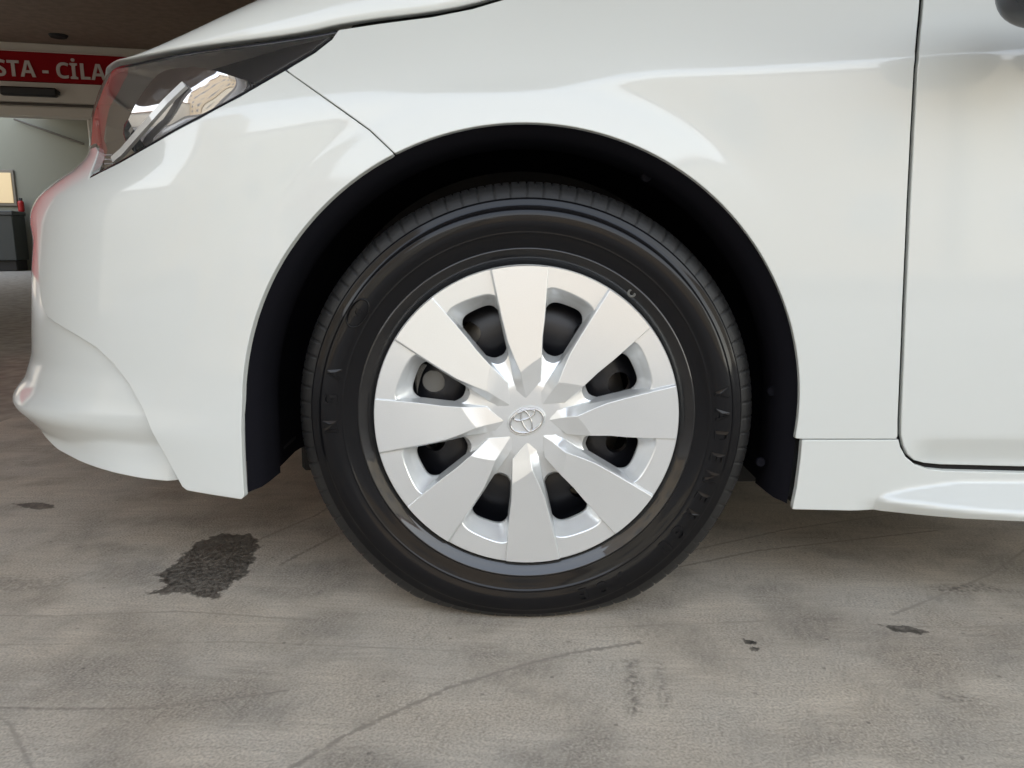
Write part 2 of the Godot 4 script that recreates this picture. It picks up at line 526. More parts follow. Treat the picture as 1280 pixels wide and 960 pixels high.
func build_lamp(car: Node) -> void:
	var lamp := Node3D.new()
	lamp.name = "headlight"
	car.add_child(lamp, true)
	var lo := LAMP_LOW.duplicate()
	lo.append_array([Vector2(-0.640, 0.655), Vector2(-0.655, 0.676), Vector2(-0.68, 0.684), Vector2(-0.76, 0.686), Vector2(-0.90, 0.688), Vector2(-1.0, 0.70), Vector2(-1.03, 0.76), Vector2(-0.98, 0.80)])
	lo.append_array(LAMP_TOP)
	var glass := std(Color(0.93, 0.94, 0.95), 0.02)
	glass.transparency = BaseMaterial3D.TRANSPARENCY_ALPHA
	glass.albedo_color.a = 0.02
	put("lens", panel(4, lo, 0.008, 0.004, 0.006).mesh(glass), lamp)
	put("seal", seal(LAMP_LOW, 0.0095), lamp, black_gloss)
	var top := LAMP_TOP.duplicate()
	put("seal", seal(top, 0.0050), lamp, black_gloss)
	# dark bowl behind the lens, ending short of the clear front corner
	var ho := LAMP_LOW.duplicate()
	ho.append_array([Vector2(-0.66, 0.690), Vector2(-0.74, 0.70), Vector2(-0.78, 0.74), Vector2(-0.75, 0.775)])
	for i in range(3, LAMP_TOP.size()):
		ho.append(LAMP_TOP[i])
	var bowl := std(Color(0.012, 0.011, 0.011), 0.3)
	bowl.metallic_specular = 0.3
	put("housing", panel(6, ho, 0.008, 0.003, 0.03).mesh(bowl), lamp)
	# bright reflector scoop
	var q := Mesher.new()
	var rows := []
	var scoop_low := [Vector2(-0.553, 0.668), Vector2(-0.500, 0.682), Vector2(-0.455, 0.699), Vector2(-0.405, 0.722), Vector2(-0.352, 0.750)]
	var scoop_top := [Vector2(-0.575, 0.715), Vector2(-0.528, 0.772), Vector2(-0.470, 0.781), Vector2(-0.425, 0.775), Vector2(-0.356, 0.754)]
	for i in 81:
		var u := i / 80.0
		var f := u * 4.0
		var k: int = min(int(f), 3)
		var a: Vector2 = scoop_low[k].cubic_interpolate(scoop_low[k + 1], scoop_low[max(k - 1, 0)], scoop_low[min(k + 2, 4)], f - k)
		var b: Vector2 = scoop_top[k].cubic_interpolate(scoop_top[k + 1], scoop_top[max(k - 1, 0)], scoop_top[min(k + 2, 4)], f - k)
		var r := []
		for j in 57:
			var w := j / 56.0
			var c := a.lerp(b, w)
			var bulge: float = sin(PI * (0.04 + 0.92 * w)) * (0.35 + 0.65 * sin(PI * clamp(u, 0.02, 0.98)))
			var wave := 0.0003 * sin(u * 19.0 + w * 4.0)
			r.append(surf(4, c.x, c.y) - surf_n(4, c.x, c.y) * (lerp(0.036, 0.009, w) - 0.006 * bulge + wave))
		rows.append(r)
	grid(q, rows)
	put("reflector", q.mesh(chrome), lamp)
	# light guide strip
	var strip := []
	for c in [Vector2(-0.462, 0.755), Vector2(-0.489, 0.733), Vector2(-0.515, 0.711), Vector2(-0.547, 0.690), Vector2(-0.580, 0.671), Vector2(-0.60, 0.662)]:
		strip.append(surf(4, c.x, c.y) - surf_n(4, c.x, c.y) * 0.005)
	put("light_guide", bar(strip, 0.009, 0.006, Vector3(-0.3, 0.2, 1)).mesh(std(Color(0.62, 0.62, 0.60), 0.2, 0.3)), lamp)
	var strip2 := []
	for c in [Vector2(-0.512, 0.774), Vector2(-0.528, 0.756), Vector2(-0.544, 0.737), Vector2(-0.563, 0.718), Vector2(-0.585, 0.700)]:
		strip2.append(surf(4, c.x, c.y) - surf_n(4, c.x, c.y) * 0.016)
	put("trim_blade", bar(strip2, 0.006, 0.012, Vector3(-0.3, 0.2, 1)).mesh(chrome), lamp)
	# projector barrel
	var pr := Mesher.new()
	var axis := Vector3(-0.93, -0.02, 0.36).normalized()
	var c := surf(4, -0.64, 0.712) - surf_n(4, -0.64, 0.712) * 0.050
	var a1 := axis.cross(Vector3.UP).normalized()
	var a2 := a1.cross(axis)
	var ring := []
	for k in 32:
		var a := TAU * k / 32.0
		var l := []
		for rz in [Vector2(0.030, -0.04), Vector2(0.031, 0.0), Vector2(0.033, 0.006), Vector2(0.030, 0.010), Vector2(0.028, 0.004), Vector2(0.024, 0.012), Vector2(0.014, 0.020), Vector2(0.0005, 0.023)]:
			l.append(c + axis * rz.y + (a1 * cos(a) + a2 * sin(a)) * rz.x)
		ring.append(l)
	grid(pr, ring, true)
	put("projector", pr.mesh(std(Color(0.012, 0.02, 0.022), 0.06)), lamp)
	# small ribbed marker at the lower tip
	for i in 3:
		var p := surf(4, -0.625, 0.668) - Vector3(-0.4, 0, 1).normalized() * 0.010
		var o := put("marker_rib", bevel_box(Vector3(0.013, 0.002, 0.005), 0.0007), lamp, std(Color(0.3, 0.29, 0.29), 0.3))
		o.position = p - Vector3(0, 0.006 * i, 0)

func seal(path: Array, wide: float) -> ArrayMesh:
	var pts := []
	for i in path.size() - 1:
		for k in 6:
			var b: Vector2 = path[i]
			var p := b.cubic_interpolate(path[i + 1], path[max(i - 1, 0)], path[min(i + 2, path.size() - 1)], k / 6.0)
			pts.append(p)
	pts.append(path[-1])
	var q := Mesher.new()
	var rows := []
	for i in pts.size():
		var t: Vector2 = (pts[min(i + 1, pts.size() - 1)] - pts[max(i - 1, 0)]).normalized()
		var side := Vector2(-t.y, t.x)
		var r := []
		for k in 7:
			var a := PI * k / 6.0
			var p: Vector2 = pts[i] + side * cos(a) * wide * 0.5
			r.append(surf(7, p.x, p.y) + surf_n(7, p.x, p.y) * (sin(a) * wide * 0.3 - 0.0015))
		rows.append(r)
	grid(q, rows)
	return q.mesh(null)

func build_well(car: Node) -> void:
	# inner liner of the wheel arch
	var q := Mesher.new()
	var rows := []
	var path := []
	path.append_array([Vector2(-0.377, 0.212), Vector2(-0.377, 0.25), Vector2(-0.3765, 0.30)])
	for i in 61:
		var a := deg_to_rad(180.0 - 180.0 * i / 60.0)
		path.append(Vector2(-0.005, 0.321) + Vector2(cos(a), sin(a)) * 0.3715)
	path.append_array([Vector2(0.3685, 0.28), Vector2(0.3675, 0.235), Vector2(0.365, 0.185)])
	for i in path.size():
		var p: Vector2 = path[i]
		var d: Vector2 = (p - Vector2(-0.005, 0.30)).normalized()
		var zf: float = surf(0, p.x, p.y).z - 0.009
		var r := []
		for k in [[0.003, 0.0], [0.0, -0.004], [-0.012, -0.014], [-0.016, -0.034], [-0.02, -0.075], [-0.008, -0.085], [-0.006, -0.20], [-0.03, -0.30]]:
			var w: Vector2 = p + d * k[0]
			r.append(Vector3(w.x, w.y, zf + k[1]))
		rows.append(r)
	grid(q, rows)
	var lm := std(Color(0.009, 0.009, 0.012), 0.7)
	lm.metallic_specular = 0.12
	var liner := put("wheel_arch_liner", q.mesh(lm), car)
	for a in [16.0, 33.0, 92.0]:
		var r := deg_to_rad(a - 30.0)
		var cy := CylinderMesh.new()
		cy.top_radius = 0.006; cy.bottom_radius = 0.007; cy.height = 0.004; cy.radial_segments = 20
		var o := put("liner_clip", cy, liner, lm)
		o.position = Vector3(-0.005 + 0.353 * cos(r), 0.321 + 0.353 * sin(r), -0.020)
		o.rotation.x = PI * 0.5
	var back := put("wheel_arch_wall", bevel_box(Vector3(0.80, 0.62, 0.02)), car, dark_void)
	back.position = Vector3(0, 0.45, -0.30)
	# underside, subframe and an added dark block that keeps light out of the body
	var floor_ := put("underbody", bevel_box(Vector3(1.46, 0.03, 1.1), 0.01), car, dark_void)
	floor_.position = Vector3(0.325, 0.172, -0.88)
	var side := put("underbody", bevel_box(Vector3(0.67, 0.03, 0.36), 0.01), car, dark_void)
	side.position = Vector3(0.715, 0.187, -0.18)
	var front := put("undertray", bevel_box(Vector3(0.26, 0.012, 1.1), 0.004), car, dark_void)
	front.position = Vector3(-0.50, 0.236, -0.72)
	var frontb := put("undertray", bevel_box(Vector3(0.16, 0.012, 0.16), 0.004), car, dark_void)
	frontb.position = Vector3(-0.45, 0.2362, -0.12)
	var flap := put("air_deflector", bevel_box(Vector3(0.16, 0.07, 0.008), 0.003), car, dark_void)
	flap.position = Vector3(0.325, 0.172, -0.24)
	var core := put("light_block_core", bevel_box(Vector3(1.5, 0.5, 1.15), 0.05), car, dark_void)
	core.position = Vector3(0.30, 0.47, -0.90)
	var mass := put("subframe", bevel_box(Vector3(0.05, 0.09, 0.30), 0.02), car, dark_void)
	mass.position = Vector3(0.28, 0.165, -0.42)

func build_mirror(car: Node) -> void:
	var m := Node3D.new()
	m.name = "door_mirror"
	car.add_child(m, true)
	m.position = Vector3(0.590, 0.829, 0.105)
	var q := Mesher.new()
	var rows := []
	for i in 25:
		var v := -PI * 0.5 + PI * i / 24.0
		var r := []
		for j in 41:
			var u := TAU * j / 40.0
			var f := func(x): return sign(x) * pow(abs(x), 0.72)
			r.append(Vector3(0.078 * f.call(cos(v)) * f.call(cos(u)) , 0.052 * f.call(sin(v)), 0.055 * f.call(cos(v)) * f.call(sin(u)) + 0.05))
		rows.append(r)
	grid(q, rows)
	put("mirror_housing", q.mesh(std(Color(0.018, 0.02, 0.028), 0.25)), m)
	var foot := put("mirror_foot", bevel_box(Vector3(0.07, 0.035, 0.10), 0.012), m, black_plastic)
	foot.position = Vector3(0.10, -0.030, -0.05)

# ---------------------------------------------------------------- wheel
const TYRE := [Vector2(0.196, -0.030), Vector2(0.206, -0.016), Vector2(0.2135, -0.0095), Vector2(0.2175, -0.0062), Vector2(0.224, -0.0022), Vector2(0.2305, 0.0010), Vector2(0.2322, 0.0030), Vector2(0.2340, 0.0032), Vector2(0.2356, 0.0016), Vector2(0.243, 0.0038), Vector2(0.252, 0.0062), Vector2(0.2535, 0.0082), Vector2(0.2555, 0.0086), Vector2(0.2570, 0.0078), Vector2(0.2605, 0.0100), Vector2(0.266, 0.0112), Vector2(0.272, 0.0118), Vector2(0.278, 0.0112), Vector2(0.2835, 0.0096), Vector2(0.2855, 0.0082), Vector2(0.2870, 0.0060), Vector2(0.293, 0.0036), Vector2(0.2975, 0.0030), Vector2(0.2995, 0.0014), Vector2(0.3005, -0.0016), Vector2(0.306, -0.0040), Vector2(0.312, -0.0075), Vector2(0.3175, -0.0130), Vector2(0.3212, -0.022), Vector2(0.3232, -0.036), Vector2(0.3240, -0.052), Vector2(0.3155, -0.054), Vector2(0.3155, -0.062), Vector2(0.3245, -0.064), Vector2(0.325, -0.088), Vector2(0.3165, -0.090), Vector2(0.3165, -0.102), Vector2(0.325, -0.104), Vector2(0.3245, -0.128), Vector2(0.316, -0.130), Vector2(0.316, -0.138), Vector2(0.321, -0.140), Vector2(0.317, -0.165), Vector2(0.305, -0.185), Vector2(0.27, -0.20), Vector2(0.21, -0.18)]

func tyre_pt(r: float, z: float, a: float) -> Vector3:
	var p := Vector3(r * cos(a), r * sin(a), z)
	var ground := -0.3045
	if p.y < ground + 0.03:
		var press: float = clamp((r - 0.235) / 0.08, 0.0, 1.0)
		var t: float = ground + 0.03 - p.y
		p.y = max(ground + 0.03 - t * lerp(1.0, 0.72, press), ground)
		p.z += 0.004 * sin(clamp((r - 0.23) / 0.075, 0.0, 1.0) * PI) * clamp(t / 0.03, 0.0, 1.0)
	return p

func build_wheel(car: Node) -> void:
	var w := Node3D.new()
	w.name = "wheel"
	car.add_child(w, true)
	w.position = Vector3(0, 0.305, 0)
	# tyre with shoulder grooves
	var q := Mesher.new()
	var rows := []
	var pitches := 88
	var sub := 12
	var count := pitches * sub
	for i in count:
		var a := TAU * i / count
		var k := i % sub
		var wide: bool = k == 0
		var thin: bool = k == 6
		var r := []
		for t in TYRE.size():
			var p: Vector2 = TYRE[t]
			var dr := 0.0
			if wide and t >= 25 and t <= 30:
				dr = 0.0034 if t > 26 else 0.0018
			if thin and t >= 28 and t <= 30:
				dr = 0.0032
			if (wide or thin) and (t == 33 or t == 34 or t == 37 or t == 38):
				dr = 0.003
			r.append(tyre_pt(p.x - dr, p.y - dr * 0.35, a))
		rows.append(r)
	var walls := []
	var treads := []
	for r in rows:
		walls.append(r.slice(0, 25))
		treads.append(r.slice(24))
	var beads := []
	for i in walls.size():
		beads.append(walls[i].slice(0, 9))
		walls[i] = walls[i].slice(8)
	grid(q, walls, true)
	put("tyre", q.mesh(rubber), w)
	var bq := Mesher.new()
	grid(bq, beads, true)
	var wet := std(Color(0.004, 0.004, 0.005), 0.4)
	wet.metallic_specular = 0.4
	wet.clearcoat_enabled = true
	wet.clearcoat = 1.0
	wet.clearcoat_roughness = 0.04
	put("tyre_bead", bq.mesh(wet), w)
	var tq := Mesher.new()
	grid(tq, treads, true)
	var lit_tread := std(Color(0.013, 0.013, 0.013), 0.5)  # colour lightened in place of sky light catching the tread shoulder
	put("tread", tq.mesh(lit_tread), w)
	tyre_writing(w)
	# steel wheel behind the cover
	build_steel(w)
	build_cover(w)

func tyre_z(r: float) -> float:
	for i in range(1, TYRE.size()):
		if r < TYRE[i].x:
			return lerp(TYRE[i - 1].y, TYRE[i].y, (r - TYRE[i - 1].x) / (TYRE[i].x - TYRE[i - 1].x))
	return 0.0

func tyre_writing(w: Node) -> void:
	var font := SystemFont.new()
	font.font_names = PackedStringArray(["Droid Sans"])
	font.font_weight = 700
	var st := Mesher.new()
	var jobs := [["VADENERGU", 0.2615, 0.0195, 8.0, -6.4], ["JOE", 0.2615, 0.0185, -60.0, -6.0], ["NGA", 0.2615, 0.0195, 182.0, -8.0], ["G", 0.2655, 0.012, 147.0, -8.0]]
	for job in jobs:
		var text: String = job[0]
		for i in text.length():
			var tm := TextMesh.new()
			tm.text = text[i]
			tm.font = font
			tm.font_size = 32
			tm.pixel_size = job[2] / (0.714 * 32.0)
			tm.depth = 0.004
			tm.curve_step = 1.5
			var a: float = deg_to_rad(job[3] + job[4] * i)
			var low: float = tm.get_aabb().position.y
			var arr := tm.get_mesh_arrays()
			var vs: PackedVector3Array = arr[Mesh.ARRAY_VERTEX]
			var ix: PackedInt32Array = arr[Mesh.ARRAY_INDEX]
			var out := []
			for p in vs:
				var r: float = job[1] + p.y - low
				var b: float = a - p.x / r
				out.append(Vector3(r * cos(b), r * sin(b), tyre_z(r) + (0.0024 if p.z > 0.0 else -0.002)))
			for k in range(0, ix.size(), 3):
				var A: Vector3 = out[ix[k]]
				var B: Vector3 = out[ix[k + 1]]
				var D: Vector3 = out[ix[k + 2]]
				var nn := (D - A).cross(B - A).normalized()
				st.tri(A, B, D, nn, nn, nn)
	put("raised_lettering", st.mesh(rubber), w)
	# oval mark and the little painted ring
	var oval := Mesher.new()
	var rows := []
	var a0 := deg_to_rad(147.0)
	var c := Vector3(cos(a0), sin(a0), 0) * 0.2715 + Vector3(0, 0, 0.0118)
	var e1 := Vector3(-sin(a0), cos(a0), 0)
	var e2 := Vector3(cos(a0), sin(a0), 0)
	for i in 48:
		var a := TAU * i / 48.0
		var dir := e1 * cos(a) * 0.021 + e2 * sin(a) * 0.0125
		var r := []
		for k in 9:
			var b := TAU * k / 8.0
			r.append(c + dir * (1.0 + 0.07 * cos(b)) + Vector3(0, 0, 0.0013 * sin(b)))
		rows.append(r)
	grid(oval, rows, true)
	put("oval_mark", oval.mesh(rubber), w)
	var tor := TorusMesh.new()
	tor.inner_radius = 0.0028; tor.outer_radius = 0.0062; tor.rings = 28; tor.ring_segments = 10
	var dot := put("balance_ring", tor, w, std(Color(0.12, 0.12, 0.11), 0.7))
	dot.rotation.x = PI * 0.5
	dot.position = Vector3(0.1425, 0.174, -0.0012)
	dot.scale = Vector3(1, 0.5, 1)

func lathe(prof: Array, seg: int) -> Mesher:
	var q := Mesher.new()
	var rows := []
	for i in seg:
		var a := TAU * i / seg
		var r := []
		for p in prof:
			r.append(Vector3(p.x * cos(a), p.x * sin(a), p.y))
		rows.append(r)
	grid(q, rows, true)
	return q

func build_steel(w: Node) -> void:
	var black := std(Color(0.009, 0.010, 0.014), 0.38)
	var q := Mesher.new()
	var zf := func(r): return -0.052 + 0.016 * sin(clamp((r - 0.07) / 0.10, 0.0, 1.0) * PI)
	var holes := 10
	for h in holes * 2:
		var a0 := TAU * h / (holes * 2.0) - 0.0105
		var a1 := TAU * (h + 1) / (holes * 2.0) - 0.0105
		var sector := PackedVector2Array()
		for k in 9:
			sector.append(Vector2.from_angle(lerp(a0, a1, k / 8.0)) * 0.206)
		for k in 9:
			sector.append(Vector2.from_angle(lerp(a1, a0, k / 8.0)) * 0.05)
		var ha := a1 if h % 2 == 0 else a0
		var hc := Vector2.from_angle(ha) * 0.140
		var circ := PackedVector2Array()
		for k in 24:
			circ.append(hc + Vector2.from_angle(TAU * k / 24.0) * 0.0165)
		# cut into rings so that the dish keeps its curve
		for ringi in 12:
			var r0: float = lerp(0.05, 0.206, ringi / 12.0)
			var r1: float = lerp(0.05, 0.206, (ringi + 1) / 12.0)
			var cell := PackedVector2Array()
			for k in 9:
				cell.append(Vector2.from_angle(lerp(a0, a1, k / 8.0)) * r1)
			for k in 9:
				cell.append(Vector2.from_angle(lerp(a1, a0, k / 8.0)) * r0)
			for piece in Geometry2D.clip_polygons(cell, circ):
				var ix := Geometry2D.triangulate_polygon(piece)
				for t in range(0, ix.size(), 3):
					var V := []
					var NN := []
					for e in 3:
						var p: Vector2 = piece[ix[t + e]]
						var r := p.length()
						var dz: float = (zf.call(r + 0.001) - zf.call(r - 0.001)) / 0.002
						var d: Vector2 = p / r
						V.append(Vector3(p.x, p.y, zf.call(r)))
						NN.append(Vector3(-dz * d.x, -dz * d.y, 1).normalized())
					q.tri(V[0], V[1], V[2], NN[0], NN[1], NN[2])
		if h % 2 == 0:
			for k in 24:
				var p0 := hc + Vector2.from_angle(TAU * k / 24.0) * 0.0165
				var p1 := hc + Vector2.from_angle(TAU * (k + 1) / 24.0) * 0.0165
				var n0 := (hc - p0).normalized()
				var n1 := (hc - p1).normalized()
				var z0: float = zf.call(p0.length())
				var z1: float = zf.call(p1.length())
				q.quad(Vector3(p0.x, p0.y, z0), Vector3(p1.x, p1.y, z1), Vector3(p1.x, p1.y, z1 - 0.016), Vector3(p0.x, p0.y, z0 - 0.016), Vector3(n0.x, n0.y, 0), Vector3(n1.x, n1.y, 0), Vector3(n1.x, n1.y, 0), Vector3(n0.x, n0.y, 0))
	put("steel_rim", q.mesh(black), w)
	put("rim_barrel", lathe([Vector2(0.198, -0.012), Vector2(0.204, -0.03), Vector2(0.200, -0.06), Vector2(0.195, -0.19)], 96).mesh(black), w)
	put("brake_disc", lathe([Vector2(0.0, -0.105), Vector2(0.07, -0.105), Vector2(0.072, -0.09), Vector2(0.150, -0.09), Vector2(0.150, -0.115), Vector2(0.05, -0.115)], 72).mesh(std(Color(0.30, 0.30, 0.30), 0.3, 0.9)), w)
	# caliper ahead of the disc, its bare metal face shows through one window
	var cal := put("brake_caliper", bevel_box(Vector3(0.058, 0.062, 0.03), 0.010), w, grain(std(Color(0.75, 0.75, 0.72), 0.6, 0.2), 0.25, 1.0, 0.12, 14.0, 61))
	cal.position = Vector3(-0.1375, 0.046, -0.062)

# half widths of a spoke at radius r: edge on its clockwise side, edge on the other side, ridge between its two faces
func along(r: float, k: Array) -> float:
	for i in range(1, k.size()):
		if r <= k[i].x or i == k.size() - 1:
			return lerp(k[i - 1].y, k[i].y, clamp((r - k[i - 1].x) / (k[i].x - k[i - 1].x), 0.0, 1.0))
	return 0.0
func spoke_cw(r: float) -> float:
	return along(r, [Vector2(0.0316, 0.012), Vector2(0.053, 0.0222), Vector2(0.098, 0.0260), Vector2(0.118, 0.0278), Vector2(0.148, 0.0328), Vector2(0.211, 0.0397)])
func spoke_ccw(r: float) -> float:
	return along(r, [Vector2(0.0316, 0.006), Vector2(0.042, 0.0132), Vector2(0.094, 0.0198), Vector2(0.113, 0.0232), Vector2(0.211, 0.0383)])
func spoke_ridge(r: float) -> float:
	return along(r, [Vector2(0.0316, 0.0), Vector2(0.069, 0.0046), Vector2(0.094, 0.0143), Vector2(0.116, 0.0212), Vector2(0.211, 0.0362)])
func spoke_z(r: float) -> float:
	if r > 0.088:
		return lerp(0.0235, 0.0075, pow((r - 0.088) / 0.1235, 0.9))
	return lerp(0.0135, 0.0235, (r - 0.031) / 0.057)
func ring_z(r: float) -> float:
	return 0.0035 + 0.0022 * clamp((0.2115 - r) / 0.03, 0.0, 1.0)

func pol(r: float, w: float, z: float, a: float) -> Vector3:
	# r: distance from the hub, w: sideways distance from the spoke's own axis
	var u: float = lerp(r, sqrt(max(r * r - w * w, 0.0)), sst(0.10, 0.17, r))
	return Vector3(u * cos(a) - w * sin(a), u * sin(a) + w * cos(a), z)

func build_cover(w: Node) -> void:
	var cover := Mesher.new()
	var off := deg_to_rad(3.1)
	# rolled lip round the cover
	var seg := 192
	var lip := []
	for i in seg:
		var a := TAU * i / seg
		var r := []
		for p in [Vector2(0.2085, -0.016), Vector2(0.2118, -0.008), Vector2(0.2128, -0.002), Vector2(0.2128, 0.0008), Vector2(0.2122, 0.0028), Vector2(0.2112, 0.0036)]:
			r.append(Vector3(p.x * cos(a), p.x * sin(a), p.y))
		lip.append(r)
	grid(cover, lip, true)
	var spoke_mesh: ArrayMesh = null
	for k in 8:
		var a := off + TAU * k / 8.0
		# pocket between this spoke (its counterclockwise edge) and the next (its clockwise edge)
		var cols := []
		var n := 24
		for j in n + 1:
			var t := j / float(n)
			var c := []
			var ro: float = 0.1660 - 0.013 * pow(abs(2.0 * t - 1.0), 5.0)
			var ri: float = 0.0925 + 0.010 * pow(abs(2.0 * t - 1.0), 3.0)
			var rp: float = 0.1800 + 0.006 * t - 0.006 * pow(abs(2.0 * t - 1.0), 6.0)
			for rz in [[0.2112, 0.0036, 0.0], [rp + 0.0016, ring_z(rp), 0.0], [rp, ring_z(rp) - 0.0007, 0.0], [rp - 0.0012, ring_z(rp) - 0.0026, 0.0], [lerp(rp, ro, 0.5), -0.0065, 0.01], [ro, -0.0165, 0.03], [ro - 0.0006, -0.0205, 0.035], [ri + 0.0006, -0.0175, 0.035], [ri, -0.0135, 0.03], [ri - 0.007, 0.0010, 0.02], [0.060, 0.0095, 0.0], [0.052, 0.0118, 0.0]]:
				var r: float = rz[0]
				var wl: float = spoke_ccw(r) - 0.001
				var wr: float = spoke_cw(r) - 0.001
				var al: float = asin(wl / r)
				var ar: float = TAU / 8.0 - asin(wr / r)
				var mg: float = rz[2]
				var tt: float = lerp(mg, 1.0 - mg, t)
				var ang: float = a + lerp(al, ar, tt)
				c.append(Vector3(r * cos(ang), r * sin(ang), rz[1]))
			cols.append(c)
		for j in n:
			for i in cols[0].size() - 1:
				if i == 6:
					continue
				if i >= 2 and i <= 4 or i == 1:
					pass
				var A: Vector3 = cols[j][i]
				var B: Vector3 = cols[j + 1][i]
				var C: Vector3 = cols[j + 1][i + 1]
				var D: Vector3 = cols[j][i + 1]
				cover.quad(A, B, C, D, colnorm(cols, j, i, 0), colnorm(cols, j + 1, i, 0), colnorm(cols, j + 1, i + 1, 1), colnorm(cols, j, i + 1, 1))
		# side walls of the pocket, from the hole's edge up under the spokes
		for side in [0, n]:
			var dirn := 1.0 if side == 0 else -1.0
			for i in range(3, 9):
				if i == 6:
					pass
				var p0: Vector3 = cols[side][i]
				var p1: Vector3 = cols[side][i + 1]
				var r0 := Vector2(p0.x, p0.y).length()
				var r1 := Vector2(p1.x, p1.y).length()
				var q0: Vector3
				var q1: Vector3
				if side == 0:
					q0 = pol(r0, spoke_ccw(r0) - 0.001, 0.004, a)
					q1 = pol(r1, spoke_ccw(r1) - 0.001, 0.004, a)
				else:
					q0 = pol(r0, -(spoke_cw(r0) - 0.001), 0.004, a + TAU / 8.0)
					q1 = pol(r1, -(spoke_cw(r1) - 0.001), 0.004, a + TAU / 8.0)
				var ac := a + TAU / 16.0
				cover.flat([p0, p1, q1], Vector3(0, 0, 0.5) + Vector3(cos(ac), sin(ac), 0) * 0.105 - p0)
				cover.flat([p0, q1, q0], Vector3(0, 0, 0.5) + Vector3(cos(ac), sin(ac), 0) * 0.105 - p0)
	# hub face
	var hub := []
	for i in 96:
		var a := TAU * i / 96.0
		var r := []
		for p in [Vector2(0.066, 0.0060), Vector2(0.060, 0.0086), Vector2(0.0525, 0.0113), Vector2(0.0520, 0.0118), Vector2(0.048, 0.0124), Vector2(0.040, 0.0128), Vector2(0.0, 0.0132)]:
			r.append(Vector3(p.x * cos(a), p.x * sin(a), p.y))
		hub.append(r)
	grid(cover, hub, true)
	put("wheel_cover", cover.mesh(silver), w)
	var sm := spoke().mesh(silver)
	for k in 8:
		var o := put(("spoke" if k == 0 else "spoke_%03d" % k), sm, w)
		o.rotation.z = off + TAU * k / 8.0
	build_emblem(w)

func colnorm(cols: Array, j: int, i: int, end: int) -> Vector3:
	# smooth along the pocket; across, the faces on either side of a real edge keep their own normals
	var j0: int = max(j - 1, 0)
	var j1: int = min(j + 1, cols.size() - 1)
	var a: Vector3 = cols[j1][i] - cols[j0][i]
	var i0 := i - 1 if end == 1 else i
	var i1 := i if end == 1 else i + 1
	if i == 2:
		i0 = 1; i1 = 3
	var b: Vector3 = cols[j][i1] - cols[j][i0]
	var n := a.cross(b).normalized()
	return n if n.z > 0.0 else -n

func spoke() -> Mesher:
	# main face and a narrower face on its counterclockwise side meet in a ridge; both run to a tip at the hub
	var q := Mesher.new()
	var rs := [0.2108, 0.190, 0.165, 0.140, 0.115, 0.100, 0.0890, 0.0870, 0.080, 0.070, 0.060, 0.054]
	var rows := []
	for r in rs:
		var ridge := spoke_ridge(r)
		var cw: float = -spoke_cw(r)
		var cc: float = spoke_ccw(r)
		var z := spoke_z(r)
		var drop: float = 0.0022 + 0.0026 * clamp((0.2108 - r) / 0.095, 0.0, 1.0) + 0.0085 * clamp((0.118 - r) / 0.035, 0.0, 1.0)
		if r < 0.085:
			drop = lerp(0.004, 0.0128, clamp((r - 0.04) / 0.045, 0.0, 1.0))
		var b := 0.0007
		var base := -0.006
		if r > 0.165:
			base = lerp(-0.006, 0.0, (r - 0.165) / 0.046)
		var dcw: float = 0.0012 + 0.003 * clamp((0.2108 - r) / 0.12, 0.0, 1.0)
		var l := [pol(r, cw - 0.0018, base, 0), pol(r, cw, z - dcw - b * 1.2, 0), pol(r, cw + b * 0.35, z - dcw - b * 0.35, 0), pol(r, cw + b * 1.3, z - dcw, 0)]
		for mc in 6:
			var m: float = (mc + 1) / 6.0
			var rr: float = r - 0.019 * m * max(0.0, 1.0 - abs(r - 0.088) / 0.034)
			var rg := spoke_ridge(rr)
			l.append(pol(rr, lerp(cw + b * 1.3, rg - b * 1.5, m), lerp(z - dcw, z - b * 0.1, m), 0))
			if mc == 5:
				l.append(pol(rr, rg - b * 0.3, z - b * 0.3, 0))
				l.append(pol(rr, rg + b * 0.9, z - b * 1.0, 0))
		l.append_array([pol(r, cc - b * 1.0, z - drop + b * 0.5, 0), pol(r, cc, z - drop - b * 0.4, 0), pol(r, cc + 0.0016, base, 0)])
		rows.append(l)
	# hub end: the edges run in to the tip
	for f in [0.35, 0.7, 0.97]:
		var tip := Vector3(0.0316, -0.001, 0.0133)
		var l := []
		var from: Array = rows[rs.size() - 1]
		var ccp := pol(0.041, 0.0145, spoke_z(0.041) - 0.004, 0)
		for i in from.size():
			var p: Vector3 = from[i]
			var e := tip
			if i == 0 or i == 14:
				e = tip - Vector3(0, 0, 0.006)
			if i >= 12 and f < 0.5:
				p = p.lerp(ccp + (p - from[13]) * 0.6, f / 0.35)
			elif i >= 12:
				p = (ccp + (p - from[13]) * 0.6).lerp(e, (f - 0.35) / 0.65)
			else:
				p = p.lerp(e, f)
			l.append(p)
		rows.append(l)
	var nr := rows.size()
	# faces: groups of columns that share a smooth normal
	for i in nr - 1:
		for j in 14:
			var nn := []
			for c in [[i, j], [i + 1, j], [i + 1, j + 1], [i, j + 1]]:
				nn.append(spoke_n(rows, c[0], c[1], j))
			q.quad(rows[i][j], rows[i + 1][j], rows[i + 1][j + 1], rows[i][j + 1], nn[0], nn[1], nn[2], nn[3])
	q.flat(rows[0], Vector3(1, 0, 0))
	return q

